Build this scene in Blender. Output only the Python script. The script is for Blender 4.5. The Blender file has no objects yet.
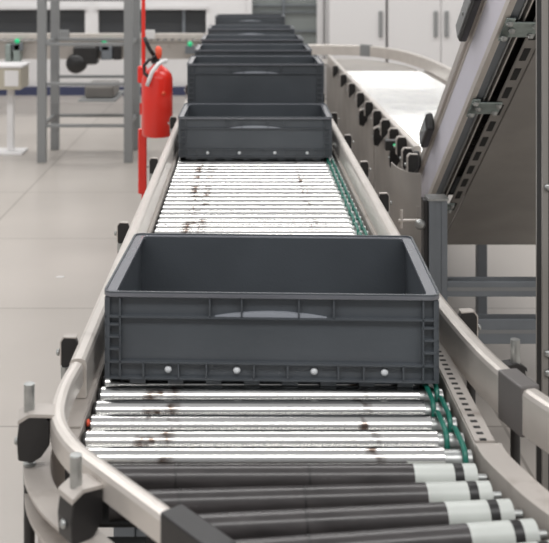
import bpy, math, random
from mathutils import Vector, Matrix
random.seed(4)
S = bpy.context.scene
C = S.collection
CAMX, CAMZ, F = -0.049, 1.5, 1017.0
K = 1.23   # run-length factor along the conveyor
VPX, VPY = 244.0, -33.0
PI = math.pi

# ------------------------------------------------------------------ materials
def mat(name, col, rough=.5, metal=0., spec=.5, noise=0., nscale=8., bump=0., bscale=60., stretch=(1,1,1), dirt=None, coat=0., emit=None, rvar=0.):
    m = bpy.data.materials.new(name); m.use_nodes = True
    nt = m.node_tree; b = nt.nodes['Principled BSDF']
    b.inputs['Base Color'].default_value = (*col, 1)
    b.inputs['Roughness'].default_value = rough
    b.inputs['Metallic'].default_value = metal
    b.inputs['Specular IOR Level'].default_value = spec
    if coat: b.inputs['Coat Weight'].default_value = coat
    if emit:
        b.inputs['Emission Color'].default_value = (*emit[0], 1)
        b.inputs['Emission Strength'].default_value = emit[1]
    tc = nt.nodes.new('ShaderNodeTexCoord'); mp = nt.nodes.new('ShaderNodeMapping')
    mp.inputs['Scale'].default_value = stretch
    nt.links.new(tc.outputs['Object'], mp.inputs['Vector'])
    last = None
    if noise:
        n = nt.nodes.new('ShaderNodeTexNoise'); n.inputs['Scale'].default_value = nscale; n.inputs['Detail'].default_value = 5
        nt.links.new(mp.outputs['Vector'], n.inputs['Vector'])
        r = nt.nodes.new('ShaderNodeValToRGB')
        r.color_ramp.elements[0].position = .3; r.color_ramp.elements[1].position = .7
        r.color_ramp.elements[0].color = (*[c*(1-noise) for c in col], 1)
        r.color_ramp.elements[1].color = (*[min(1, c*(1+noise)) for c in col], 1)
        nt.links.new(n.outputs['Fac'], r.inputs['Fac']); last = r.outputs['Color']
        if rvar:
            mr = nt.nodes.new('ShaderNodeMapRange'); mr.inputs['To Min'].default_value = max(0, rough-rvar); mr.inputs['To Max'].default_value = rough+rvar
            nt.links.new(n.outputs['Fac'], mr.inputs['Value']); nt.links.new(mr.outputs['Result'], b.inputs['Roughness'])
    if dirt:
        dcol, dscale, lo, hi = dirt
        n2 = nt.nodes.new('ShaderNodeTexNoise'); n2.inputs['Scale'].default_value = dscale; n2.inputs['Detail'].default_value = 3
        nt.links.new(mp.outputs['Vector'], n2.inputs['Vector'])
        r2 = nt.nodes.new('ShaderNodeMapRange'); r2.inputs['From Min'].default_value = lo; r2.inputs['From Max'].default_value = hi
        nt.links.new(n2.outputs['Fac'], r2.inputs['Value'])
        mx = nt.nodes.new('ShaderNodeMix'); mx.data_type = 'RGBA'
        nt.links.new(r2.outputs['Result'], mx.inputs['Factor'])
        if last: nt.links.new(last, mx.inputs['A'])
        else: mx.inputs['A'].default_value = (*col, 1)
        mx.inputs['B'].default_value = (*dcol, 1); last = mx.outputs['Result']
    if last: nt.links.new(last, b.inputs['Base Color'])
    if bump:
        n3 = nt.nodes.new('ShaderNodeTexNoise'); n3.inputs['Scale'].default_value = bscale
        nt.links.new(mp.outputs['Vector'], n3.inputs['Vector'])
        bp = nt.nodes.new('ShaderNodeBump'); bp.inputs['Strength'].default_value = bump; bp.inputs['Distance'].default_value = .002
        nt.links.new(n3.outputs['Fac'], bp.inputs['Height']); nt.links.new(bp.outputs['Normal'], b.inputs['Normal'])
    return m

M = {}
M['crate'] = mat('crate_plastic', (.078,.087,.098), .38, noise=.12, nscale=5, bump=.15, bscale=220)
M['rim'] = mat('crate_rim_plastic', (.15,.155,.175), .26, spec=.7, noise=.08, nscale=6, coat=.5)  # same plastic as the crate; paler base colour carries the ledge's grazing sheen
M['grip'] = mat('grip_plastic', (.34,.36,.40), .4)
M['rivet'] = mat('white_plug', (.78,.80,.82), .4)
M['alu'] = mat('anodised_aluminium', (.64,.595,.55), .34, .35, noise=.05, nscale=14, dirt=((.34,.30,.27), 9, .66, .9))
M['frame'] = mat('painted_frame_plate', (.47,.43,.395), .45, .15, noise=.08, nscale=6, dirt=((.20,.16,.13), 12, .6, .85))
M['side'] = mat('beige_side_plate', (.34,.315,.29), .5, .1, noise=.12, nscale=5)
def roller_mat():
    m = mat('galvanised_roller', (.74,.735,.715), .17, 1., noise=.05, nscale=8, stretch=(1,8,8), rvar=.05)
    nt = m.node_tree; b = nt.nodes['Principled BSDF']; tc = nt.nodes.new('ShaderNodeTexCoord')
    sp = nt.nodes.new('ShaderNodeSeparateXYZ'); nt.links.new(tc.outputs['Object'], sp.inputs[0])
    n = nt.nodes.new('ShaderNodeTexNoise'); n.inputs['Scale'].default_value = 28; nt.links.new(tc.outputs['Object'], n.inputs['Vector'])
    tot = None
    for c, wd in ((-.195, .045), (.155, .018)):       # scuff marks where crate bases rub
        a = nt.nodes.new('ShaderNodeMath'); a.operation = 'SUBTRACT'; nt.links.new(sp.outputs['X'], a.inputs[0]); a.inputs[1].default_value = c
        d = nt.nodes.new('ShaderNodeMath'); d.operation = 'ABSOLUTE'; nt.links.new(a.outputs[0], d.inputs[0])
        r = nt.nodes.new('ShaderNodeMapRange'); r.inputs['From Min'].default_value = wd; r.inputs['From Max'].default_value = wd*.4
        nt.links.new(d.outputs[0], r.inputs['Value'])
        if tot is None: tot = r.outputs['Result']
        else:
            q = nt.nodes.new('ShaderNodeMath'); q.operation = 'ADD'; nt.links.new(tot, q.inputs[0]); nt.links.new(r.outputs['Result'], q.inputs[1]); tot = q.outputs[0]
    nr = nt.nodes.new('ShaderNodeMapRange'); nr.inputs['From Min'].default_value = .50; nr.inputs['From Max'].default_value = .62
    nt.links.new(n.outputs['Fac'], nr.inputs['Value'])
    mu = nt.nodes.new('ShaderNodeMath'); mu.operation = 'MULTIPLY'; nt.links.new(tot, mu.inputs[0]); nt.links.new(nr.outputs['Result'], mu.inputs[1])
    old = b.inputs['Base Color'].links[0].from_socket
    mx = nt.nodes.new('ShaderNodeMix'); mx.data_type = 'RGBA'; nt.links.new(mu.outputs[0], mx.inputs['Factor'])
    nt.links.new(old, mx.inputs['A']); mx.inputs['B'].default_value = (.16,.12,.10,1)
    nt.links.new(mx.outputs['Result'], b.inputs['Base Color'])
    return m
M['roller'] = roller_mat()
M['black'] = mat('black_plastic', (.018,.017,.017), .38, noise=.2, nscale=30)
M['shadow'] = mat('black_channel', (.008,.008,.008), .7)  # near-black for slots and channel, also for the shade sheets below rollers
M['rubber'] = mat('dark_roller_sleeve', (.055,.050,.050), .24, noise=.3, nscale=12, stretch=(1,5,5), rvar=.08)
M['collar'] = mat('pale_collar', (.56,.58,.55), .4, noise=.06, nscale=20)
M['belt'] = mat('green_drive_belt', (.012,.15,.11), .35)
M['steel'] = mat('zinc_steel', (.44,.45,.44), .36, .85, noise=.15, nscale=40)
M['lav'] = mat('pale_lavender_plate', (.74,.715,.78), .42, .25, noise=.05, nscale=4)
M['brk'] = mat('zinc_bracket', (.36,.42,.40), .35, .7, noise=.2, nscale=30)
M['pan'] = mat('grey_under_pan', (.265,.25,.232), .5, .15, noise=.1, nscale=6)
M['post'] = mat('grey_profile', (.20,.218,.238), .4, .3, noise=.08, nscale=10)
M['joint'] = mat('dark_joint', (.14,.13,.125), .5)
M['rack'] = mat('rack_grey', (.25,.255,.255), .5, .1)
M['red'] = mat('fire_red', (.80,.028,.015), .3, coat=.3)
M['orange'] = mat('orange_red', (.85,.11,.05), .4)
M['white'] = mat('white_paint', (.78,.765,.76), .5, noise=.03, nscale=3)
M['cab'] = mat('cabinet_white', (.70,.685,.68), .45)
M['wglass'] = mat('dark_window', (.055,.058,.062), .25)
M['dglass'] = mat('grey_green_glass', (.25,.27,.26), .2)
M['blue'] = mat('dark_blue_strip', (.06,.07,.14), .5)
M['green'] = mat('green_led', (.02,.5,.2), .3, emit=((.03,.8,.35), .35))
M['beige'] = mat('beige_box', (.48,.44,.36), .5)
M['tile'] = None

def floor_mat():
    m = bpy.data.materials.new('sealed_floor'); m.use_nodes = True; nt = m.node_tree; b = nt.nodes['Principled BSDF']
    tc = nt.nodes.new('ShaderNodeTexCoord')
    br = nt.nodes.new('ShaderNodeTexBrick'); br.offset = 0; br.inputs['Scale'].default_value = 1
    br.inputs['Brick Width'].default_value = 1.15; br.inputs['Row Height'].default_value = 1.15
    br.inputs['Mortar Size'].default_value = .006; br.inputs['Mortar Smooth'].default_value = .3
    br.inputs['Color1'].default_value = (.475,.435,.395,1); br.inputs['Color2'].default_value = (.495,.453,.412,1)
    br.inputs['Mortar'].default_value = (.30,.27,.24,1)
    mp = nt.nodes.new('ShaderNodeMapping'); mp.inputs['Location'].default_value = (.35,.13,0)
    nt.links.new(tc.outputs['Object'], mp.inputs['Vector']); nt.links.new(mp.outputs['Vector'], br.inputs['Vector'])
    n = nt.nodes.new('ShaderNodeTexNoise'); n.inputs['Scale'].default_value = 1.6; n.inputs['Detail'].default_value = 6
    nt.links.new(tc.outputs['Object'], n.inputs['Vector'])
    mr = nt.nodes.new('ShaderNodeMapRange'); mr.inputs['To Min'].default_value = .86; mr.inputs['To Max'].default_value = 1.12
    nt.links.new(n.outputs['Fac'], mr.inputs['Value'])
    mx = nt.nodes.new('ShaderNodeMix'); mx.data_type = 'RGBA'; mx.blend_type = 'MULTIPLY'; mx.inputs['Factor'].default_value = 1
    nt.links.new(br.outputs['Color'], mx.inputs['A']); nt.links.new(mr.outputs['Result'], mx.inputs['B'])
    nt.links.new(mx.outputs['Result'], b.inputs['Base Color'])
    b.inputs['Roughness'].default_value = .30
    return m
M['floor'] = floor_mat()

# ------------------------------------------------------------------ mesh builder
class MB:
    def __init__(s): s.v = []; s.f = []; s.smooth = []
    def add(s, vs, fs, sm=False):
        o = len(s.v); s.v += [tuple(v) for v in vs]
        for f in fs: s.f.append(tuple(i+o for i in f)); s.smooth.append(sm)
        return s
    def box(s, x0, x1, y0, y1, z0, z1, mtx=None):
        vs = [Vector((x, y, z)) for z in (z0, z1) for y in (y0, y1) for x in (x0, x1)]
        if mtx is not None: vs = [mtx @ v for v in vs]
        return s.add(vs, [(0,2,3,1),(4,5,7,6),(0,1,5,4),(2,6,7,3),(0,4,6,2),(1,3,7,5)])
    def tube(s, a, b, r, n=16, r2=None):
        a, b = Vector(a), Vector(b); r2 = r if r2 is None else r2
        d = (b-a).normalized(); u = d.orthogonal().normalized(); w = d.cross(u)
        vs = []
        for p, q in ((a, r), (b, r2)):
            for i in range(n):
                t = 2*PI*i/n; vs.append(p+u*q*math.cos(t)+w*q*math.sin(t))
        s.add(vs, [(i, (i+1) % n, n+(i+1) % n, n+i) for i in range(n)], True)
        s.add(vs[:n], [tuple(reversed(range(n)))]); s.add(vs[n:], [tuple(range(n))])
        return s
    def lathe(s, prof, c, n=20, axis=None):
        # prof [(r,z)], around the z axis (or an axis frame) at c
        c = Vector(c); ax = Vector(axis or (0,0,1)).normalized(); u = ax.orthogonal().normalized(); w = ax.cross(u)
        vs = []
        for r, z in prof:
            for i in range(n):
                t = 2*PI*i/n; vs.append(c+ax*z+u*r*math.cos(t)+w*r*math.sin(t))
        fs = []
        for k in range(len(prof)-1):
            for i in range(n): fs.append((k*n+i, k*n+(i+1) % n, (k+1)*n+(i+1) % n, (k+1)*n+i))
        fs.append(tuple(reversed(range(n)))); fs.append(tuple((len(prof)-1)*n+i for i in range(n)))
        return s.add(vs, fs, True)
    def sweep(s, path, prof, closed=False):
        # path: [(x,y)] in the ground plane; prof: [(u,z)], u to the left of travel
        P = [Vector((p[0], p[1])) for p in path]; n = len(P); rings = []
        for i, p in enumerate(P):
            a = (P[i]-P[i-1]).normalized() if i > 0 else None
            b = (P[i+1]-P[i]).normalized() if i < n-1 else None
            t = ((a or b)+(b or a)).normalized(); nn = Vector((-t.y, t.x))
            k = 1/max(.5, nn.dot(Vector((-(b or a).y, (b or a).x))))
            rings.append([(p.x+nn.x*u*k, p.y+nn.y*u*k, z) for u, z in prof])
        m = len(prof); vs = [v for r in rings for v in r]; fs = []
        for i in range(n-1):
            for j in range(m):
                fs.append((i*m+j, i*m+(j+1) % m, (i+1)*m+(j+1) % m, (i+1)*m+j))
        fs.append(tuple(reversed(range(m)))); fs.append(tuple((n-1)*m+j for j in range(m)))
        return s.add(vs, fs)
    def pipe(s, pts, r, n=8, closed=False):
        P = [Vector(p) for p in pts]; N = len(P); vs = []; up = None
        for i, p in enumerate(P):
            if closed: t = (P[(i+1) % N]-P[i-1]).normalized()
            else: t = (P[min(i+1, N-1)]-P[max(i-1, 0)]).normalized()
            if up is None: up = t.orthogonal().normalized()
            up = (up-t*up.dot(t)).normalized(); w = t.cross(up)
            for k in range(n):
                a = 2*PI*k/n; vs.append(p+up*r*math.cos(a)+w*r*math.sin(a))
        fs = []
        for i in range(N if closed else N-1):
            j = (i+1) % N
            for k in range(n): fs.append((i*n+k, i*n+(k+1) % n, j*n+(k+1) % n, j*n+k))
        if not closed: fs.append(tuple(reversed(range(n)))); fs.append(tuple((N-1)*n+k for k in range(n)))
        return s.add(vs, fs, True)
    def prism(s, poly, fn, t0, t1):
        # poly 2D, fn(a,b,t) -> 3D
        n = len(poly); vs = [fn(a, b, t0) for a, b in poly]+[fn(a, b, t1) for a, b in poly]
        fs = [(i, (i+1) % n, n+(i+1) % n, n+i) for i in range(n)]
        fs.append(tuple(reversed(range(n)))); fs.append(tuple(range(n, 2*n)))
        return s.add(vs, fs)
    def build(s, name, m, parent=None, bevel=0., seg=2, smooth_angle=False):
        me = bpy.data.meshes.new(name); me.from_pydata(s.v, [], s.f)
        for p, q in zip(me.polygons, s.smooth): p.use_smooth = q
        import bmesh
        bm = bmesh.new(); bm.from_mesh(me); bmesh.ops.recalc_face_normals(bm, faces=bm.faces); bm.to_mesh(me); bm.free()
        me.materials.append(m); o = bpy.data.objects.new(name, me); C.objects.link(o)
        if parent: o.parent = parent
        if bevel:
            bv = o.modifiers.new('bevel', 'BEVEL'); bv.width = bevel; bv.segments = seg; bv.limit_method = 'ANGLE'; bv.angle_limit = .6
        return o

def empty(name, loc, label, cat, group=None, rz=0):
    o = bpy.data.objects.new(name, None); C.objects.link(o); o.location = loc; o.rotation_euler = (0,0,rz)
    o.empty_display_size = .1; tag(o, label, cat, group); return o
def tag(o, label=None, cat=None, group=None, kind=None):
    if label: o['label'] = label
    if cat: o['category'] = cat
    if group: o['group'] = group
    if kind: o['kind'] = kind
    return o
def copy_tree(o, parent=None):
    c = o.copy(); C.objects.link(c)
    if parent: c.parent = parent
    for ch in list(o.children): copy_tree(ch, c)
    return c
def struct(o): o['kind'] = 'structure'; return o

# ------------------------------------------------------------------ room
struct(MB().box(-9, 9, -4, 11.92, -.1, 0).build('floor', M['floor']))
WY = 11.9
def wx(px, d=WY): return (px-VPX)/F*d+CAMX
def wz(py, d=WY): return CAMZ-(py-VPY)/F*d
wb = MB()
# back wall with two low windows and a glazed opening cut out
zt, zb = wz(9.5), .62
xs = [(-7, wx(-60)), (wx(85), wx(98)), (wx(206), wx(249)), (wx(320), 7)]
for a, b in xs: wb.box(a, b, WY, WY+.2, 0, 3.2)
wb.box(wx(-60), wx(85), WY, WY+.2, zt, 3.2); wb.box(wx(-60), wx(85), WY, WY+.2, 0, zb)
wb.box(wx(98), wx(206), WY, WY+.2, zt, 3.2); wb.box(wx(98), wx(206), WY, WY+.2, 0, zb)
wb.box(wx(249), wx(320), WY, WY+.2, 2.4, 3.2)
struct(wb.build('wall_back', M['white']))
for i, (a, b) in enumerate(((-60, 85), (98, 206))):
    w = struct(MB().box(wx(a), wx(b), WY+.08, WY+.1, zb, zt).build('window_%d' % (i+1), M['wglass']))
    f = MB()
    f.box(wx(a)-.03, wx(b)+.03, WY-.03, WY, zt, zt+.04).box(wx(a)-.03, wx(b)+.03, WY-.03, WY, zb-.04, zb)
    f.build('window_frame', M['cab'], w)
    if i == 1: MB().box(wx(182), wx(185), WY+.05, WY+.08, zb, zt).build('mullion', M['post'], w)
d1 = struct(MB().box(wx(249), wx(320), WY+.1, WY+.12, 0, 2.4).build('door_1', M['dglass']))
fr = MB()
for a, b in ((247, 252), (317, 323)): fr.box(wx(a), wx(b), WY-.04, WY+.1, 0, 2.4)
fr.build('door_frame', M['white'], d1, .004)
tr = MB()
for py, t in ((5, 1.2), (12, .8), (31, 1.2)): tr.box(wx(252), wx(317), WY+.06, WY+.1, wz(py+t), wz(py))
tr.build('glazing_bar', M['post'], d1)
MB().box(wx(283), wx(285), WY+.05, WY+.1, 0, 2.4).build('stile', M['post'], d1)
struct(MB().box(-7, wx(249), WY-.02, WY, 0, .1).build('baseboard_back', M['blue']))

# tall cabinets on the right
def cabinet(x0, x1, lab, doors, y0=11.3):
    t = empty('storage_cabinet', ((x0+x1)/2, y0+.25, 0), lab, 'cabinet')
    c = (x0+x1)/2; w = (x1-x0)/2
    MB().box(-w, w, -.23, .27, 0, 2.3).build('cabinet_body', M['cab'], t, .005)
    n = doors; dw = 2*w/n
    for k in range(n):
        dd = MB().box(-w+k*dw+.006, -w+(k+1)*dw-.006, -.25, -.23, .06, 2.26).build('door', M['cab'], t, .004)
        hx = (-w+(k+1)*dw-.06) if (k % 2 == 0) else (-w+k*dw+.06)
        MB().box(hx-.022, hx+.022, -.275, -.25, wz(37, y0), wz(11, y0)).build('handle', M['rack'], dd, .006)
    return t
cabinet(wx(329, 11.3), wx(387, 11.3)-.01, 'white panelled cabinet with plain door right of the glazed door, behind the far bend', 1)
cabinet(wx(388, 11.3), wx(494, 11.3), 'pair of white cabinet doors with two dark handles side by side', 2)

# ------------------------------------------------------------------ crates
def make_crate(h, label):
    t = empty('storage_crate', (0,0,0), label, 'crate', None)
    W, D = .3, .2
    b = MB(); wo, do = .2885, .1885; wi, di = .284, .184
    # walls
    b.box(-wo, wo, -do, -di, .012, h-.004).box(-wo, wo, di, do, .012, h-.004)
    b.box(-wo, -wi, -di, di, .012, h-.004).box(wi, wo, -di, di, .012, h-.004)
    b.box(-wi, wi, -di, di, .012, .018)
    # inset base
    b.box(-.272, .272, -.172, .172, 0, .0122)
    b.build('body', M['crate'], t)
    r = MB(); e = .0035
    R, T = .2975, .1975
    for z in (.0145, .043, h-.046):          # horizontal ribs all round
        r.box(-R, R, -T, -do, z-e/2, z+e/2).box(-R, R, do, T, z-e/2, z+e/2)
        r.box(-R, -wo, -do, do, z-e/2, z+e/2).box(wo, R, -do, do, z-e/2, z+e/2)
    def vr(x, z0, z1):
        r.box(x-.0015, x+.0015, -T, -do, z0, z1).box(x-.0015, x+.0015, do, T, z0, z1)
    def vs(y, z0, z1):
        r.box(-R, -wo, y-.0015, y+.0015, z0, z1).box(wo, R, y-.0015, y+.0015, z0, z1)
    for x in (-.109, -.052, .05, .112): vr(x, h-.046, h-.011)
    for x in (-.270, .270, -R+.002, R-.002): vr(x, .0145, h-.011)
    for x in (-.228, -.165, -.115, -.03, .03, .12, .165, .235): vr(x, .0145, .043)
    for y in (-.17, .17, -T+.002, T-.002): vs(y, .0145, h-.011)
    for y in (-.1, -.05, 0, .05, .1): vs(y, .0145, .043)
    for y in (-.06, .06): vs(y, h-.046, h-.011)
    z = .066
    while z < h-.06:
        for sx in (-1, 1):
            x0, x1 = sorted((sx*.270, sx*R))
            r.box(x0, x1, -T, -do, z-e/2, z+e/2).box(x0, x1, do, T, z-e/2, z+e/2)
            x0, x1 = sorted((sx*wo, sx*R))
            r.box(x0, x1, -do, -.17, z-e/2, z+e/2).box(x0, x1, .17, do, z-e/2, z+e/2)
        z += .022
    r.build('ribs', M['crate'], t)
    def rr(hx, hy, r, n=5):
        out = []
        for cx, cy, a0 in ((hx-r,hy-r,0),(-hx+r,hy-r,PI/2),(-hx+r,-hy+r,PI),(hx-r,-hy+r,1.5*PI)):
            for k in range(n+1):
                a = a0+PI/2*k/n; out.append((cx+r*math.cos(a), cy+r*math.sin(a)))
        return out
    def ring(hx, hy, r, wx_, wy_, r2, z0, z1):
        o, q = rr(hx, hy, r), rr(hx-wx_, hy-wy_, r2); n = len(o)
        vs_ = [(x,y,z0) for x,y in o]+[(x,y,z0) for x,y in q]+[(x,y,z1) for x,y in o]+[(x,y,z1) for x,y in q]
        fs = []
        for k in range(n):
            l = (k+1) % n
            fs += [(k,l,2*n+l,2*n+k),(n+k,3*n+k,3*n+l,n+l),(k,n+k,n+l,l),(2*n+k,2*n+l,3*n+l,3*n+k)]
        return MB().add(vs_, fs)
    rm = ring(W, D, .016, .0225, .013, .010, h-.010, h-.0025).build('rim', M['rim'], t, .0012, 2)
    ring(W, D, .016, .0035, .0035, .0125, h-.0026, h).build('lip', M['crate'], rm)
    # foot blocks below
    f = MB()
    for k in range(8):
        x = -.24+.48*k/7; MB().box(x-.014, x+.014, -.185, -.172, .0005, .012).build('base_lug', M['crate'], t)
    # crescent finger grip under the rim, front and back
    for sy in (-1, 1):
        g = MB(); N = 16; pts = []
        for i in range(N+1):
            u = -1+2*i/N; pts.append((u*.1, h-.0442+.009*(1-u*u)))
        for i in range(N, -1, -1):
            u = -1+2*i/N; pts.append((u*.1, h-.0442))
        pts = pts[:N]+[pts[N]]+pts[N+2:-1]
        g.prism(pts, lambda a, c, q, sy=sy: (a, sy*q, c), .1885, .1958)
        g.build('finger_grip', M['grip'], t)['label'] = 'pale crescent shaped finger grip'
    for x in (-.184, -.061, .077, .202):
        MB().lathe([(.0035,0),(.0062,.0008),(.0066,.003),(.005,.0052),(.002,.006)], (x, -.1885, .029), 14, (0,-1,0)).build('plug', M['rivet'], t)['label'] = 'round white plug'
    return t
CR = [(1.469, 0.006, .17, 'large dark grey crate in front, nearest the camera, empty and low sided', 2.1),
      (3.20, -.004, .17, 'low dark grey crate, second from the front, at the end of the bare bright rollers', .6),
      (3.602, .001, .33, 'tall dark grey crate directly behind the second low crate', 0),
      (4.203, -.002, .33, 'tall grey crate, fourth from the front, pale grip just visible', 0),
      (4.82, 0.0, .33, 'tall grey crate, fifth in the line, only its rim showing', 0),
      (5.66, 0.0, .33, 'tall grey crate, last but one of the line on the conveyor', 0),
      (7.065, 0.002, .33, 'farthest crate of the line, in front of the glazed door', 0)]
protos = {}
for y, x, h, lab, rz in CR:
    if h not in protos: c = protos[h] = make_crate(h, lab)
    else: c = copy_tree(protos[h]); c['label'] = lab
    c['group'] = 'dark grey crates on the roller conveyor'
    c.location = (x, y*K+.2, .7502); c.rotation_euler.z = -math.radians(rz)

# ------------------------------------------------------------------ conveyor pieces
RR = .020; ZT = .75; ZC = ZT-RR
def guide_prof(z0=.757, z1=.825, w=.030):
    # extruded guard rail with rounded edges, smooth inner face
    h = w/2; r = .009
    return [(-h,z0+.002),(-h+.002,z0),(h-.002,z0),(h,z0+.002),(h,z1-r),(h-r*.3,z1-r*.3),(h-r,z1),(-h+r,z1),(-h+r*.3,z1-r*.3),(-h,z1-r)]
def channel_prof(side, z0=.60, z1=.752):
    # C-shaped side frame: web with flanges pointing outwards; side=+1: outside is +u
    s = side
    return [(0,z0),(s*.035,z0),(s*.035,z0+.012),(s*.004,z0+.012),(s*.004,z1-.006),(s*.030,z1-.006),(s*.030,z1),(0,z1)]

def clamp(parent, x, y, ang, z=.80, sc=1., pin=True, rod=True, hw=.011, deep=.075, pm=None):
    """guard-rail clamp; ang = direction pointing outwards from the rail."""
    M4 = Matrix.Translation((x, y, z)) @ Matrix.Rotation(ang, 4, 'Z') @ Matrix.Scale(sc, 4)
    fn = lambda a, c, t: M4 @ Vector((a, t, c))
    if not pin and hw < .013: poly = [(-.001,-.030),(-.001,.006),(.004,.020),(.034,.021),(.041,.010),(.041,-.050),(.034,-.066)]
    else: poly = [(-.001,-.022),(-.001,.012),(.006,.022),(.030,.024),(.044,.016),(.048,-.012),(.046,-deep*.75),(.026,-deep*.85),(.012,-.040)]
    b = MB().prism(poly, fn, -hw, hw).build('clamp', M['black'], parent, .002)
    q = MB().prism(([(-.008,.0235),(.006,.0255),(.030,.0275),(.046,.019),(.047,.012),(.044,.0145),(.030,.0225),(.006,.0205),(-.008,.0185)] if len(poly) > 7 else [(.002,.0195),(.002,.0225),(.035,.0235),(.0435,.012),(.0435,-.050),(.0405,-.050),(.0405,.010),(.033,.0205)]), fn, -hw-.001, hw+.001)
    q.build('top_plate', pm or M['frame'], b)
    s = MB().lathe([(.0,0),(.006,0),(.0065,.002),(.005,.005),(.0,.0055)], M4 @ Vector((.047,0,-.02)), 10, (math.cos(ang), math.sin(ang), 0))
    s.build('screw', M['steel'], b)
    p = M4 @ Vector((.030,0,0))
    if pin: MB().tube((p.x,p.y,z+.022), (p.x,p.y,z+.066), .0082, 16).build('steel_pin', M['steel'], b)
    if rod:
        MB().tube((p.x,p.y,z-.085*sc), (p.x,p.y,z-.055*sc), .0095, 12).build('rod_sleeve', M['steel'], b)
        MB().tube((p.x,p.y,z-.26), (p.x,p.y,z-.085*sc), .0085, 12).build('rod', M['black'], b)
    return b

def roller(parent, a, b, m, name='roller', r=RR):
    a, b = Vector(a), Vector(b)
    return MB().tube(a, b, r, 20).build(name, m, parent)

def belt(parent, x, y0, y1, z, name='drive_belt', lift=.0):
    pts = []; R = RR*1.0
    yc0, yc1 = y0, y1
    for i in range(9):
        a = -PI/2+PI*i/8; pts.append((x, yc1+R*math.cos(a)*1.0, z+R*math.sin(a)*1.15+lift))
    for i in range(9):
        a = PI/2+PI*i/8; pts.append((x, yc0+R*math.cos(a)*1.0, z+R*math.sin(a)*1.15+lift))
    return MB().pipe(pts, .0044, 8, True).build(name, M['belt'], parent)

def leg_pair(parent, x0, x1, y, zt, m, w=.045):
    for x in (x0, x1):
        l = MB().box(x-w/2, x+w/2, y-w/2, y+w/2, .02, zt).build('leg', m, parent, .003)
        MB().lathe([(.03,0),(.035,.006),(.02,.014),(.008,.022)], (x, y, 0), 14).build('foot', M['black'], l)
    MB().box(x0+w/2, x1-w/2, y-.015, y+.015, .28, .32).build('cross_bar', m, parent, .002)

# ---- A: the straight conveyor
A = empty('roller_conveyor', (0, 0, 0), 'straight roller conveyor carrying the line of grey crates away from the camera', 'conveyor')
YA0, YA1 = 1.29*K, 8.25*K
for s in (-1, 1):
    MB().sweep([(s*.312, YA0), (s*.312, YA1)], channel_prof(-s, .60, .752)).build('side_frame', M['frame'], A, .0012)
LG = [(-.335, YA1), (-.335, 1.42)]
MB().sweep([(-.335, YA1), (-.335, 1.425*K)], guide_prof()).build('guide_rail', M['alu'], A)
MB().sweep([(.335, YA1), (.335, 1.93*K)], guide_prof()).build('guide_rail', M['alu'], A)
# roller tubes
ys = []; y = 1.302*K-.0145
while y < YA1-.03: ys.append(round(y, 4)); y += .0575
rest = MB()
proto = None
for i, y in enumerate(ys):
    if y < 4.5:
        if proto is None:
            proto = MB().tube((-.303, 0, 0), (.262, 0, 0), RR, 24).build('roller', M['roller'], A)
            MB().tube((.262,0,0), (.305,0,0), RR*.80, 16).build('grooved_end', M['steel'], proto)
            MB().lathe([(.012,0),(.0165,.001),(.0165,.006),(.008,.008)], (-.303,0,0), 14, (-1,0,0)).build('end_cap', M['black'], proto)
            o = proto
        else: o = copy_tree(proto, A)
        o.location = (0, y, ZC)
        o.rotation_euler = (random.uniform(-3,3), 0, 0)
    else: rest.tube((-.303, y, ZC), (.30, y, ZC), RR, 12)
o = rest.build('roller', M['roller'], A); o['kind'] = 'stuff'
for i in range(len(ys)-1):
    if ys[i] < 4.0: belt(A, .276 if i % 2 else .293, ys[i], ys[i+1], ZC)
# slotted wear strip beside the belts on the right
strip = MB(); strip.box(.314, .345, 1.30*K, 4.4, .7525, .7555).build('slotted_strip', M['frame'], A)
y = 1.30*K
so = MB().box(.322, .333, 0, .0075, .7550, .7560).build('slot', M['shadow'], A); so.location.y = y
while y < 2.45:
    y += .0215; o = copy_tree(so, A); o.location.y = y
MB().box(-.345, -.314, 1.34*K, 4.4, .7525, .7555).build('wear_strip', M['frame'], A)
MB().lathe([(.006,0),(.006,.003),(.002,.005)], (-.309, 1.37*K, .745), 10, (1,0,0)).build('red_plug', M['orange'], A)
for y, s in [(1.50,-1),(2.17,-1),(2.9,-1),(3.7,-1),(4.7,-1),(5.7,-1),(2.45,1),(2.85,1),(3.3,1),(3.8,1),(4.4,1),(5.1,1)]:
    clamp(A, s*.351, y*K, 0 if s > 0 else PI, z=.815, sc=.70, pin=False, rod=True, hw=.010)
for y in (2.15, 4.2, 6.3, 8.4, 9.9): leg_pair(A, -.30, .30, y, .60, M['post'])
# near-black sheet under the rollers, stands in for the shade between them
MB().box(-.308, .308, YA0+.01, YA1-.01, .62, .625).build('shade_sheet', M['shadow'], A)

# ---- near bend
Bn = empty('curved_conveyor', (0, 0, 0), 'curved conveyor section in the foreground with dark sleeved rollers, below the nearest crate', 'conveyor')
def smooth(pts, n=6):
    P = [Vector((p[0], p[1]*K, 0)) for p in pts]; P = [2*P[0]-P[1]]+P+[2*P[-1]-P[-2]]; out = []
    for i in range(1, len(P)-2):
        for k in range(n):
            t = k/n; a, b, c, d = P[i-1:i+3]
            q = .5*((2*b)+(c-a)*t+(2*a-5*b+4*c-d)*t*t+(3*b-a-3*c+d)*t**3); out.append((q.x, q.y))
    out.append((P[-2].x, P[-2].y)); return out
LP = smooth([(-.337,1.42),(-.341,1.34),(-.331,1.255),(-.294,1.185),(-.240,1.127),(-.177,1.064),(-.117,1.003),(-.02,.905),(.05,.83)])
RP = smooth([(.335,1.925),(.342,1.80),(.353,1.66),(.368,1.52),(.385,1.42),(.412,1.33),(.45,1.25),(.50,1.175),(.57,1.10),(.66,1.05),(.76,1.02)])
cut = 7*6-3
MB().sweep([p for p in LP if p[1] > 1.0*K], guide_prof(.782,.822,.024)).build('guide_rail', M['alu'], Bn)
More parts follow.
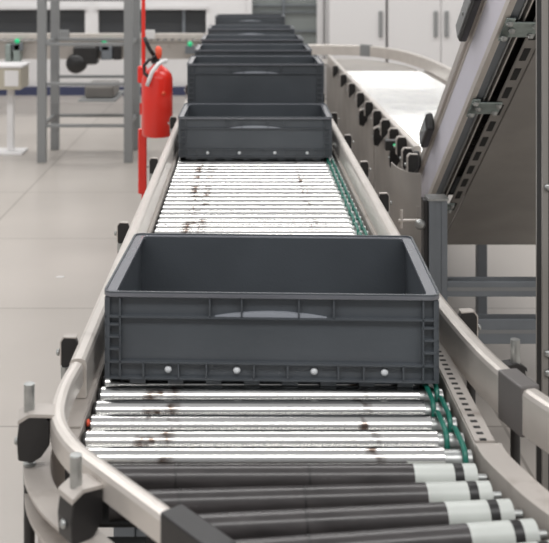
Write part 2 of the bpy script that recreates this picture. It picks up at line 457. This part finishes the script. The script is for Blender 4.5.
MB().sweep([p for p in LP if p[1] < .985*K], guide_prof(.782,.822,.024)).build('guide_rail', M['alu'], Bn)
MB().sweep([p for p in LP if .945*K < p[1] < 1.035*K], [(-.017,.765),(.017,.765),(.017,.830),(-.017,.830)]).build('rail_joint', M['black'], Bn, .003)
RH = guide_prof(.748,.822,.030)
MB().sweep([p for p in RP if p[1] > 1.375*K], RH).build('guide_rail', M['alu'], Bn)
MB().sweep([p for p in RP if p[1] < 1.375*K], RH).build('guide_rail', M['alu'], Bn)
MB().sweep([p for p in RP if 1.320*K < p[1] < 1.40*K], [(-.0175,.744),(.0175,.744),(.0175,.826),(-.0175,.826)]).build('rail_joint', M['joint'], Bn, .003)
LF = [p for p in LP if p[1] < 1.40*K]
MB().sweep(LF, [(-.012,.44),(-.024,.44),(-.024,.734),(-.052,.734),(-.052,.740),(-.012,.740)]).build('side_frame', M['frame'], Bn, .001)
MB().sweep(LF, [(-.030,.60),(-.024,.60),(-.024,.70),(-.050,.700),(-.050,.694),(-.030,.694)]).build('frame_rib', M['frame'], Bn)
RF = smooth([(.314,1.295),(.317,1.26),(.330,1.215),(.350,1.16),(.378,1.11),(.43,1.05),(.51,1.0),(.62,.96)])
MB().sweep(RF, [(-.001,.60),(.003,.60),(.003,.749),(.040,.749),(.040,.7535),(-.001,.7535)]).build('side_frame', M['frame'], Bn)
# rollers
def dist_path(p, path): return min((Vector((p[0], p[1]))-Vector(q)).length for q in path)
rd = [(.300,1.246,0.3),(.309,1.204,2.4),(.326,1.163,4.2),(.345,1.121,5.9),(.368,1.080,7.6),(.395,1.040,9.3),(.43,1.00,11.)]
for i, (xr, yr, a) in enumerate(rd):
    dx, dy = -math.cos(math.radians(a)), -math.sin(math.radians(a))
    a = math.degrees(math.atan(math.tan(math.radians(a))*K)); yr *= K
    dx, dy = -math.cos(math.radians(a)), -math.sin(math.radians(a))
    L = .05
    while L < .66:
        p = (xr+dx*L, yr+dy*L)
        if dist_path(p, LP) < .045: break
        L += .004
    def at(l): return Vector((xr+dx*l, yr+dy*l, ZC))
    o = roller(Bn, at(.094), at(L), M['rubber'])
    o['label'] = 'roller with a dark grey sleeve and pale collar'
    MB().tube(at(.034), at(.094), RR*1.0, 20).build('collar', M['collar'], o)['label'] = 'pale grey collar'
    MB().tube(at(.020), at(.034), RR*1.0, 20).build('black_ring', M['black'], o)
    MB().tube(at(.0), at(.020), RR*1.0, 20, RR*1.0).build('end_cap', M['collar'], o)
    MB().tube(at(-.016), at(.0), .006, 10).build('axle', M['steel'], o)
    for l in (.25+.02*i, .45): 
        if l < L-.02: MB().tube(at(l), at(l+.002), RR*1.02, 20).build('sleeve_seam', M['black'], o)
MB().prism([(-.31,1.27),(.31,1.27),(.36,1.2),(.42,1.1),(.6,1.0),(.6,.86),(.04,.86),(-.1,1.02),(-.2,1.11),(-.27,1.19)], lambda a, b, t: (a, b*K, t), .62, .625).build('shade_sheet', M['shadow'], Bn)  # black sheet painted in as shade below the bend rollers
def clamp_on(path, y, z=.798, side=-1, **k):
    i = min(range(1, len(path)-1), key=lambda j: abs(path[j][1]-y*K)); t = (Vector(path[i+1])-Vector(path[i-1])).normalized()
    n = Vector((-t.y, t.x))*side; p = Vector(path[i])+n*.013
    return clamp(Bn, p.x, p.y, math.atan2(n.y, n.x), z, **k)
clamp_on(LP, 1.272, hw=.019, deep=.056); clamp_on(LP, 1.13, z=.782, hw=.019, deep=.056)
clamp_on(RP, 1.60, side=1, pin=False, z=.812, sc=.8, hw=.012); clamp_on(RP, 1.43, side=1, z=.785, pm=M['black'])
for x, y, zt in ((-.355, 1.235, .46), (-.14,.93,.46), (.50,1.09,.60)):
    y *= K
    l = MB().tube((x, y, .02), (x, y, zt), .018, 14).build('leg', M['black'], Bn)
    MB().lathe([(.03,0),(.035,.006),(.02,.014),(.008,.022)], (x, y, 0), 14).build('foot', M['black'], l)

# ---- B: second roller conveyor on the right
B = empty('roller_conveyor', (.95, 4.5, 0), 'second roller conveyor on the right, running beside the crate line to the far bend', 'conveyor')
B.location = (0,0,0)
X0, X1 = .635, 1.245; YB0, YB1 = 3.12*K, 5.97*K
MB().sweep([(X0, YB0), (X0, 6.5*K)], channel_prof(1, .62, .752)).build('side_frame', M['frame'], B)
MB().sweep([(X1, YB0), (X1, 5.95*K)], channel_prof(-1, .62, .752)).build('side_frame', M['frame'], B)
MB().sweep([(X0-.03, YB0), (X0-.03, 6.35*K)], guide_prof(.765,.825)).build('guide_rail', M['alu'], B)
FG = smooth([(X1+.03, YB0/K),(X1+.03, 4.5),(X1+.03, 5.55),(1.25,6.05),(1.17,6.5),(1.0,6.82),(.75,6.93),(.42,6.96)])
MB().sweep(FG, guide_prof(.762,.85,.035)).build('guide_rail', M['alu'], B)
i = min(range(len(FG)), key=lambda j: abs(FG[j][0]-.98)+ (9 if FG[j][1] < 6.3*K else 0))
MB().sweep(FG[i-1:i+2], [(-.02,.76),(.02,.76),(.02,.856),(-.02,.856)]).build('rail_joint', M['rack'], B)
pb = MB()
pr = None
k = 0; y = YB0+.03
while y < YB1:
    if pr is None:
        pr = MB().tube((X0+.012,0,0), (X1-.012,0,0), .019, 16).build('roller', M['roller'], B); o = pr
    else: o = copy_tree(pr, B)
    o.location = (0, y, ZT-.019); o.rotation_euler.x = random.uniform(-3,3); y += .05
MB().prism([(.42,6.5),(X0,6.45),(X0,5.99),(X1-.01,5.99),(1.2,6.3),(1.08,6.6),(.9,6.8),(.42,6.85)], lambda a, b, t: (a, b*K, t), .735, .742).build('transfer_plate', M['side'], B)
MB().box(X0+.005, X1-.005, YB0, YB1, .64, .645).build('shade_sheet', M['shadow'], B)  # added black sheet, shade seen between these rollers
# large side skirts below the frame
for a, b in ((3.22, 4.05), (4.10, 5.2), (5.25, 6.4)):
    a *= K; b *= K
    MB().sweep([(X0-.035, a), (X0-.045, a+.06), (X0-.045, b-.06), (X0-.035, b)], [(0,.40),(.006,.40),(.006,.76),(0,.76)]).build('side_skirt', M['side'], B, .002)
for y in (3.25,3.42,3.62,3.85,4.1,4.4,4.75,5.15,5.6):
    clamp(B, X0-.046, y*K, PI, z=.812, sc=.95, hw=.012, pin=False, rod=False)
for y in (3.36, 3.78, 4.25): clamp(B, X0-.046, y*K, PI, z=.745, sc=1.0, hw=.014, pin=False, rod=False)
b = MB().box(X0-.125, X0-.052, 3.26*K, 3.26*K+.045, .775, .815).build('sensor', M['black'], B, .003)
MB().lathe([(.007,0),(.007,.003),(.003,.005)], (X0-.09,3.26*K,.797), 12, (0,-1,0)).build('status_light', M['green'], b)
leg_pair(B, X0+.03, X1-.03, 6.5, .62, M['post'])
l = MB().box(.928, .968, 4.25, 4.295, .0, .62).build('leg', M['post'], B, .003)
MB().box(X0+.005, X1-.005, 4.25, 4.295, .58, .62).build('cross_bar', M['post'], B, .003)
# curled end guard
gp = smooth([(.497,3.78/K),(.505,3.68/K),(.528,3.60/K),(.572,3.57/K)])
MB().sweep(gp, [(0,.45),(.004,.45),(.004,.775),(.0,.775)]).build('end_guard', M['side'], B)
MB().box(.558, .60, 3.57, 3.86, .62, .66).build('guard_bracket', M['side'], B, .002)
for y in (3.62, 3.74): clamp(B, .570, y, PI, z=.815, sc=.9, pin=False, rod=False, hw=.012)

# ---- C: inclined conveyor
TH = math.radians(33.9); ct, st = math.cos(TH), math.sin(TH)
XC0, XC1 = .622, 1.30
def cp(x, s, n): return Vector((x, 3.14*K-ct*s+st*n, .70+st*s+ct*n))
Cc = empty('inclined_conveyor', (0,0,0), 'inclined conveyor at right rising towards the camera, pale side plate and slotted flange', 'conveyor')
def cbox(mb, x0, x1, s0, s1, n0, n1):
    vs = [cp(x, s, n) for n in (n0, n1) for s in (s0, s1) for x in (x0, x1)]
    return mb.add(vs, [(0,2,3,1),(4,5,7,6),(0,1,5,4),(2,6,7,3),(0,4,6,2),(1,3,7,5)])
SE = 2.1
# side plate with rounded lower corner
for x0 in (XC0, XC1-.006):
    pl = [(SE, 0), (SE, -.13), (-.02, -.13)]
    for i in range(9):
        a = -PI/2-PI/2*i/8 ; pl.append((-.02+.09*math.cos(a), -.04+.09*math.sin(a)) if i else (-.02,-.13))
    pl.append((-.08, 0)) if False else None
    for i in range(5):
        a = PI-PI/2*i/4; pl.append((-.07+.04*math.cos(a), -.04+.04*math.sin(a)))
    MB().prism(pl, lambda a, c, t: cp(t, a, c), x0, x0+.006).build('side_plate', M['lav'], Cc)
NB = -.122
def bar(x0, x1, n0, n1, m, name, s0=-.02, s1=SE, bev=.002):
    o = MB(); cbox(o, x0, x1, s0, s1, n0, n1); return o.build(name, m, Cc, bev)
bar(XC0-.002, XC0+.016, NB-.012, NB+.012, M['alu'], 'side_profile')
bar(XC0+.016, XC0+.046, NB-.004, NB+.030, M['post'], 'side_profile')
bar(XC0+.040, XC0+.044, NB-.010, NB-.004, M['steel'], 'profile_lip', bev=0)
bar(XC0+.046, XC0+.086, NB+.030, NB+.036, M['shadow'], 'channel', bev=0)
bar(XC0+.056, XC0+.060, NB-.008, NB+.030, M['alu'], 'profile_lip', bev=0)
bar(XC0+.082, XC0+.122, NB-.012, NB-.006, M['pan'], 'slotted_flange', s0=-.36)
bar(XC0+.122, XC1, NB-.016, NB-.010, M['pan'], 'under_pan', s0=-.362)
bar(XC0-.004, XC0+.016, .0, .010, M['alu'], 'top_lip', s0=-.05)
bar(XC0-.012, XC0+.006, .014, .045, M['alu'], 'guide_rail', s0=.0)
bar(XC1-.02, XC1, -.12, .04, M['lav'], 'side_plate')
s = .02
while s < SE:
    sl = MB(); cbox(sl, XC0+.090, XC0+.108, s, s+.068, NB-.0135, NB-.0115); sl.build('slot', M['shadow'], Cc); s += .115
bt = MB(); cbox(bt, XC0+.016, XC1-.022, .03, SE, -.012, .004); bt.build('belt', M['rubber'], Cc, .004)
for s, L in ((.28,.16),(1.04,.24),(.02,.10)):
    b = MB(); cbox(b, XC0-.040, XC0-.014, s, s+L, -.004, .060); b = b.build('clamp', M['black'], Cc, .008, 3)
    q = MB(); cbox(q, XC0-.044, XC0-.038, s+.01, s+L-.03, .004, .050); q.build('clamp_plate', M['rack'], b, .003)
    q = MB(); q.tube(cp(XC0-.048, s+L*.5, .025), cp(XC0-.042, s+L*.5, .025), .007, 10); q.build('screw', M['steel'], b)
for s in (.02, .845, 1.31):
    p = MB(); cbox(p, XC0+.006, XC0+.098, s, s+.075, NB-.020, NB-.014); cbox(p, XC0+.006, XC0+.030, s-.02, s+.095, NB-.020, NB-.014)
    p = p.build('joint_bracket', M['brk'], Cc, .003); p['label'] = 'zinc bracket bolted across the black channel'
    for dx, ds in ((.017,.0),(.017,.075),(.030,.04),(.085,.014),(.088,.060)):
        c = cp(XC0+dx, s+ds, NB-.020); MB().lathe([(.010,0),(.010,.003),(.007,.004),(.007,.009),(.004,.010)], c, 6, (0,-st,-ct)).build('bolt', M['steel'], p)
def tslot(parent, x0, x1, y0, y1, z0, z1, name='leg', m=None):
    g = .010; w = (x1-x0); cx, cy = (x0+x1)/2, (y0+y1)/2
    o = MB()
    q = w*.30
    for sx in (0, 1):
        for sy in (0, 1):
            a0 = x0 if sx == 0 else x1-q; b0 = y0 if sy == 0 else y1-q
            o.box(a0, a0+q, b0, b0+q, z0, z1)
    o.box(x0+.004, x1-.004, y0+.008, y1-.008, z0, z1)
    o.box(x0+.008, x1-.008, y0+.004, y1-.004, z0, z1)
    return o.build(name, m or M['post'], parent)
l1 = tslot(Cc, .557, .617, 3.33, 3.39, 0, .735)
MB().box(.553, .621, 3.325, 3.395, .735, .742).build('cap', M['steel'], l1)
MB().box(.540, .556, 3.335, 3.385, .40, .735).build('dark_gap_strip', M['black'], Cc, .003)  # black strip stands in for the dark gap left of the post
MB().tube((.46,3.35,.665),(.53,3.35,.665), .005, 10).build('stay', M['alu'], Cc)
MB().tube((.47,3.35,.700),(.47,3.35,.640), .005, 10).build('stay', M['alu'], Cc)
MB().lathe([(.016,0),(.018,.008),(.010,.014)], (.525, 3.325, .660), 12, (0,-1,0)).build('bolt', M['steel'], Cc)
MB().tube((.525,3.345,.66),(.56,3.345,.66), .006, 10).build('axle', M['steel'], Cc)
tslot(Cc, 1.31, 1.37, 3.33, 3.39, 0, .9)
l2 = tslot(Cc, .562, .612, 2.08, 2.13, 0, 1.75, m=M['pan'])
MB().box(.574, .600, 2.079, 2.084, .02, 1.74).build('slot_insert', M['shadow'], l2)
MB().box(.5615, .563, 2.09, 2.12, .02, 1.74).build('slot_insert', M['shadow'], l2)
for z in (.67,.71,1.05): MB().lathe([(.007,0),(.008,.004),(.004,.007)], (.572,2.08,z), 10, (0,-1,0)).build('bolt', M['steel'], l2)
tslot(Cc, 1.31, 1.37, 2.08, 2.13, 0, 1.75)
for z0, z1 in ((.418,.47),(.263,.346)):
    MB().box(.617, 1.31, 3.335, 3.385, z0, z1).build('cross_beam', M['post'], Cc, .003)
    MB().box(.617, 1.31, 3.333, 3.336, (z0+z1)/2-.006, (z0+z1)/2+.006).build('beam_groove', M['rack'], Cc)

# ---- D: cross conveyor at the back left
D = empty('roller_conveyor', (0,0,0), 'blurred cross conveyor running left behind the rack, under the low dark windows', 'conveyor')
MB().sweep([(-3.4,10.320),(-.5,10.320),(-.34,10.270)], [(0,.565),(.006,.565),(.006,.745),(-.03,.745),(-.03,.752),(0,.752)]).build('side_frame', M['frame'], D)
MB().box(-3.4, .36, 10.930, 10.936, .60, .75).build('side_frame', M['frame'], D)
MB().sweep([(-3.4,10.310),(-.7,10.310),(-.45,10.280),(-.36,10.200),(-.372,10.100)], guide_prof(.775,.83)).build('guide_rail', M['alu'], D)
MB().sweep(smooth([(-3.4,10.950),(-.6,10.950),(.1,10.930),(.30,10.820),(.37,10.600),(.385,10.300)]), guide_prof(.77,.86,.04)).build('guide_rail', M['alu'], D)
dr = MB(); x = -3.35
while x < .28: dr.tube((x,10.340,.73),(x,10.920,.73),.02,10); x += .075
dr.build('roller', M['roller'], D)['kind'] = 'stuff'
for x in (-3.0,-1.2,.0):
    for y in (10.360, 10.880):
        MB().box(x-.025, x+.025, y-.025, y+.025, 0, .6).build('leg', M['rack'], D, .003)
def at8(px, py, d): return ((px-VPX)/F*d+CAMX, CAMZ-(py-VPY)/F*d)
x0, z1 = at8(74, 46, 10.200); x1, z0 = at8(98, 64, 10.200)
mo = MB().box(x0, x1, 10.120, 10.310, z0, z1).build('motor', M['black'], D, .02, 3)
MB().lathe([(.09,0),(.10,.02),(.10,.16),(.06,.19)], (x0+.03, 10.290, z0+.01), 18, (0,-1,0)).build('motor_end', M['black'], mo)
x0, z1 = at8(101, 46, 10.200); x1, z0 = at8(112, 60, 10.200)
MB().box(x0, x1, 10.200, 10.310, z0, z1).build('junction_box', M['post'], D, .008)
x0, z1 = at8(113, 46, 10.200); x1, z0 = at8(121, 60, 10.200)
MB().box(x0, x1, 10.200, 10.310, z0, z1).build('junction_box', M['black'], D, .008)
for a, b in ((5, 11), (13, 20)):
    x0, z1 = at8(a, 44, 10.200); x1, z0 = at8(b, 64, 10.200)
    MB().box(x0, x1, 10.200, 10.310, z0, z1).build('junction_box', M['brk'], D, .008)
for px in (17, 104, 190):
    x, z = at8(px, 41 if px < 150 else 44, 10.190)
    q = MB().box(x-.05, x+.05, 10.200, 10.260, z-.10, z-.02).build('sensor', M['post'], D, .006)
    MB().lathe([(.026,0),(.026,.01),(.012,.02)], (x,10.200,z), 12, (0,-1,0)).build('status_light', M['green'], q)
for px in (64, 150):
    x, z = at8(px, 36, 10.280)
    MB().box(x-.05, x+.05, 10.260, 10.300, z-.03, z+.06).build('clamp', M['rack'] if px < 100 else M['cab'], D, .006)

# ------------------------------------------------------------------ rack in front of the cross conveyor
Rk = empty('metal_rack', (at8(86,0,7.820)[0], 8.060, 0), 'grey ladder-like metal rack standing on the floor left of the fire extinguisher', 'rack')
rx, ry = Rk.location.x, Rk.location.y
def rel(x, y, z): return (x-rx, y-ry, z)
xl, xr = at8(42,0,7.820)[0], at8(128.5,0,7.820)[0]
for x in (xl, xr):
    for y in (7.820, 8.360):
        MB().box(x-rx-.033, x-rx+.033, y-ry-.03, y-ry+.03, 0, 1.95).build('post', M['rack'], Rk, .004)
for z in (.28, .60, .905, 1.25):
    for y in (7.820, 8.360):
        MB().box(xl-rx+.033, xr-rx-.033, y-ry-.015, y-ry+.015, z-.012, z+.012).build('rung', M['rack'], Rk, .003)
for x in (xl, xr):
    for z in (.28, .905): MB().box(x-rx-.012, x-rx+.012, 7.850-ry, 8.330-ry, z-.014, z+.014).build('side_brace', M['rack'], Rk)
x0, z1 = at8(86, 83, 7.960); x1, z0 = at8(115, 97, 7.960)
t = MB().box(x0, x1, 7.880, 8.260, z0, z0+.10).build('equipment_box', M['pan'], None, .02, 3)
tag(t, 'rounded grey box resting on the middle rungs of the metal rack', 'box')
MBx = MB(); MBx.box(x0-.03, x1+.03, 7.760, 8.420, z0-.012, z0-.0005); o = MBx.build('shelf_strip', M['rack'], Rk); o.location = (-rx, -ry, 0)
# small trolley with a pale box at the far left
x0, z1 = at8(-14, 68, 8.060); x1, z0 = at8(21, 90, 8.060)
T = empty('control_box', ((x0+x1)/2, 8.210, 0), 'pale beige control box with a white panel at the far left picture edge', 'box')
hw = (x1-x0)/2
MB().box(-hw, hw, -.15, .15, z0, z1).build('box_body', M['beige'], T, .01)
MB().box(-hw-.01, hw+.01, -.16, .16, z1, z1+.02).build('lid', M['white'], T, .004)
MB().box(hw-.13, hw-.02, -.156, -.15, z0+.03, z1-.02).build('panel', M['white'], T)
MB().box(hw-.14, hw-.09, -.03, .03, .02, z0).build('pedestal', M['white'], T, .004)
MB().box(-hw, hw, -.12, .12, 0, .02).build('foot_plate', M['white'], T, .004)

# ------------------------------------------------------------------ fire extinguisher on a stand
dE = 5.35
ex, zt_ = at8(158, 66, dE); _, zb_ = at8(158, 135, dE)
px_, _ = at8(142.5, 0, dE)
St = empty('extinguisher_stand', (px_, dE+.05, 0), 'thin red post with bracket beside the left rail, holding the fire extinguisher', 'stand')
MB().tube((0,0,.02), (0,0,2.0), .0105, 14).build('post', M['red'], St)
MB().lathe([(.13,0),(.13,.012),(.03,.02),(.02,.03)], (0,0,0), 24).build('base', M['red'], St)
MB().box(-.028, .020, -.045, -.012, zb_+.15+.12, zt_-.0).build('bracket', M['red'], St, .012, 3)
MB().box(-.026, .020, -.032, -.010, .30, zb_+.03).build('side_panel', M['red'], St, .008, 3)
MB().box(-.02, .105, -.0, .012, zb_+.10, zb_+.16).build('bracket_arm', M['red'], St, .003)
E = empty('fire_extinguisher', (ex, dE-.04, zb_), 'red fire extinguisher with black hose and white strap hanging above the left guide rail', 'fire extinguisher')
H = zt_-zb_; r = .080
MB().lathe([(.06,0),(r-.004,.004),(r,.015),(r,H-.06),(r-.008,H-.035),(r-.03,H-.01),(.03,H+.004),(.02,H+.02)], (0,0,0), 32).build('cylinder', M['red'], E)
MB().lathe([(.022,0),(.024,.01),(.018,.03),(.018,.045)], (-.01,0,H+.018), 16).build('valve', M['black'], E)
MB().pipe([(-.01,0,H+.05),(-.035,-.01,H+.085),(-.055,-.01,H+.125),(-.065,-.01,H+.155)], .011, 10).build('lever', M['black'], E)
MB().pipe([(-.01,-.01,H+.055),(.012,-.01,H+.075),(.02,-.01,H+.09)], .008, 10).build('lever', M['black'], E)
MB().pipe([(-.012,-.02,H+.045),(-.04,-.04,H+.04),(-.065,-.05,H+.01),(-.062,-.055,H-.03),(-.03,-.07,H-.05)], .009, 10).build('hose', M['black'], E)
MB().lathe([(.010,0),(.016,.02),(.018,.05),(.008,.065)], (.012,-.02,H+.045), 14, (-.1,0,1)).build('knob', M['orange'], E)
st_ = MB().pipe([(.035,-.05,H+.035),(.01,-.075,H+.02),(-.02,-.088,H-.02),(-.035,-.090,H-.06),(-.045,-.088,H-.09)], .011, 8)
st_.build('white_strap', M['white'], E)
MB().lathe([(.013,0),(.013,.008),(.006,.010)], (.045,-.05,H+.035), 12, (0,-1,0)).build('gauge', M['white'], E)
MB().lathe([(.012,0),(.012,.0015)], (.038,-.0725,H-.13), 6, (.45,-.9,0)).build('sticker', M['orange'], E)

# little scrap on the floor
x, y = at8(60,277,1.5*F/(277+33))[0], 1.5*F/(277+33)
tag(MB().prism([(-.02,-.008),(.018,-.01),(.022,.006),(-.012,.01)], lambda a, b, t: (x+a, y+b, t), .0005, .002).build('paper_scrap', M['white']), 'tiny white scrap lying alone on the bare floor at left', 'scrap')

# ------------------------------------------------------------------ light
w = bpy.data.worlds.new('hall_light'); S.world = w; w.use_nodes = True
w.node_tree.nodes['Background'].inputs[0].default_value = (.98,.985,1,1)
wn = w.node_tree; bg = wn.nodes['Background']; bg.inputs[1].default_value = 1.0
# hall surroundings: pale lit walls near the horizon, dim band added for roller streaks, mid grey ceiling
tcw = wn.nodes.new('ShaderNodeTexCoord'); spw = wn.nodes.new('ShaderNodeSeparateXYZ'); rmp = wn.nodes.new('ShaderNodeValToRGB')
wn.links.new(tcw.outputs['Generated'], spw.inputs[0]); wn.links.new(spw.outputs['Z'], rmp.inputs['Fac']); wn.links.new(rmp.outputs['Color'], bg.inputs['Color'])
el = rmp.color_ramp.elements
el[0].position = 0; el[0].color = (.70,.69,.68,1); el[1].position = 1; el[1].color = (.62,.62,.63,1)
for p, v in ((.20,.74),(.30,.40),(.48,.30),(.60,.60)):
    e = el.new(p); e.color = (v, v, v*1.02, 1)
def area(name, loc, sx, sy, power, rot=(0,0,0), col=(1,.99,.975)):
    l = bpy.data.lights.new(name, 'AREA'); l.shape = 'RECTANGLE'; l.size = sx; l.size_y = sy; l.energy = power; l.color = col
    o = bpy.data.objects.new(name, l); C.objects.link(o); o.location = loc; o.rotation_euler = rot; return o
for i, y in enumerate((-.6, 4.6, 9.6)):
    o = area('ceiling_lamp', (0, y, 4.6), 11, 1.0, 300)

# ------------------------------------------------------------------ camera
cam = bpy.data.cameras.new('camera'); co = bpy.data.objects.new('camera', cam); C.objects.link(co); S.camera = co
co.location = (CAMX, 0, CAMZ)
ROLL = math.radians(-.0)
co.rotation_euler = (PI/2, 0, 0)
co.rotation_euler = (Matrix.Rotation(PI/2, 3, 'X') @ Matrix.Rotation(ROLL, 3, 'Z')).to_euler()
cam.sensor_width = 36; cam.lens = F/549*36
cam.shift_x = (274.5-VPX)/549; cam.shift_y = -(271.5-VPY)/549
cam.dof.use_dof = True; cam.dof.focus_distance = 2.3; cam.dof.aperture_fstop = 7.5
cam.clip_start = .02

vs = S.view_settings
vs.view_transform = 'Standard'; vs.look = 'None'; vs.gamma = 1; vs.use_curve_mapping = False; vs.exposure = -0.35
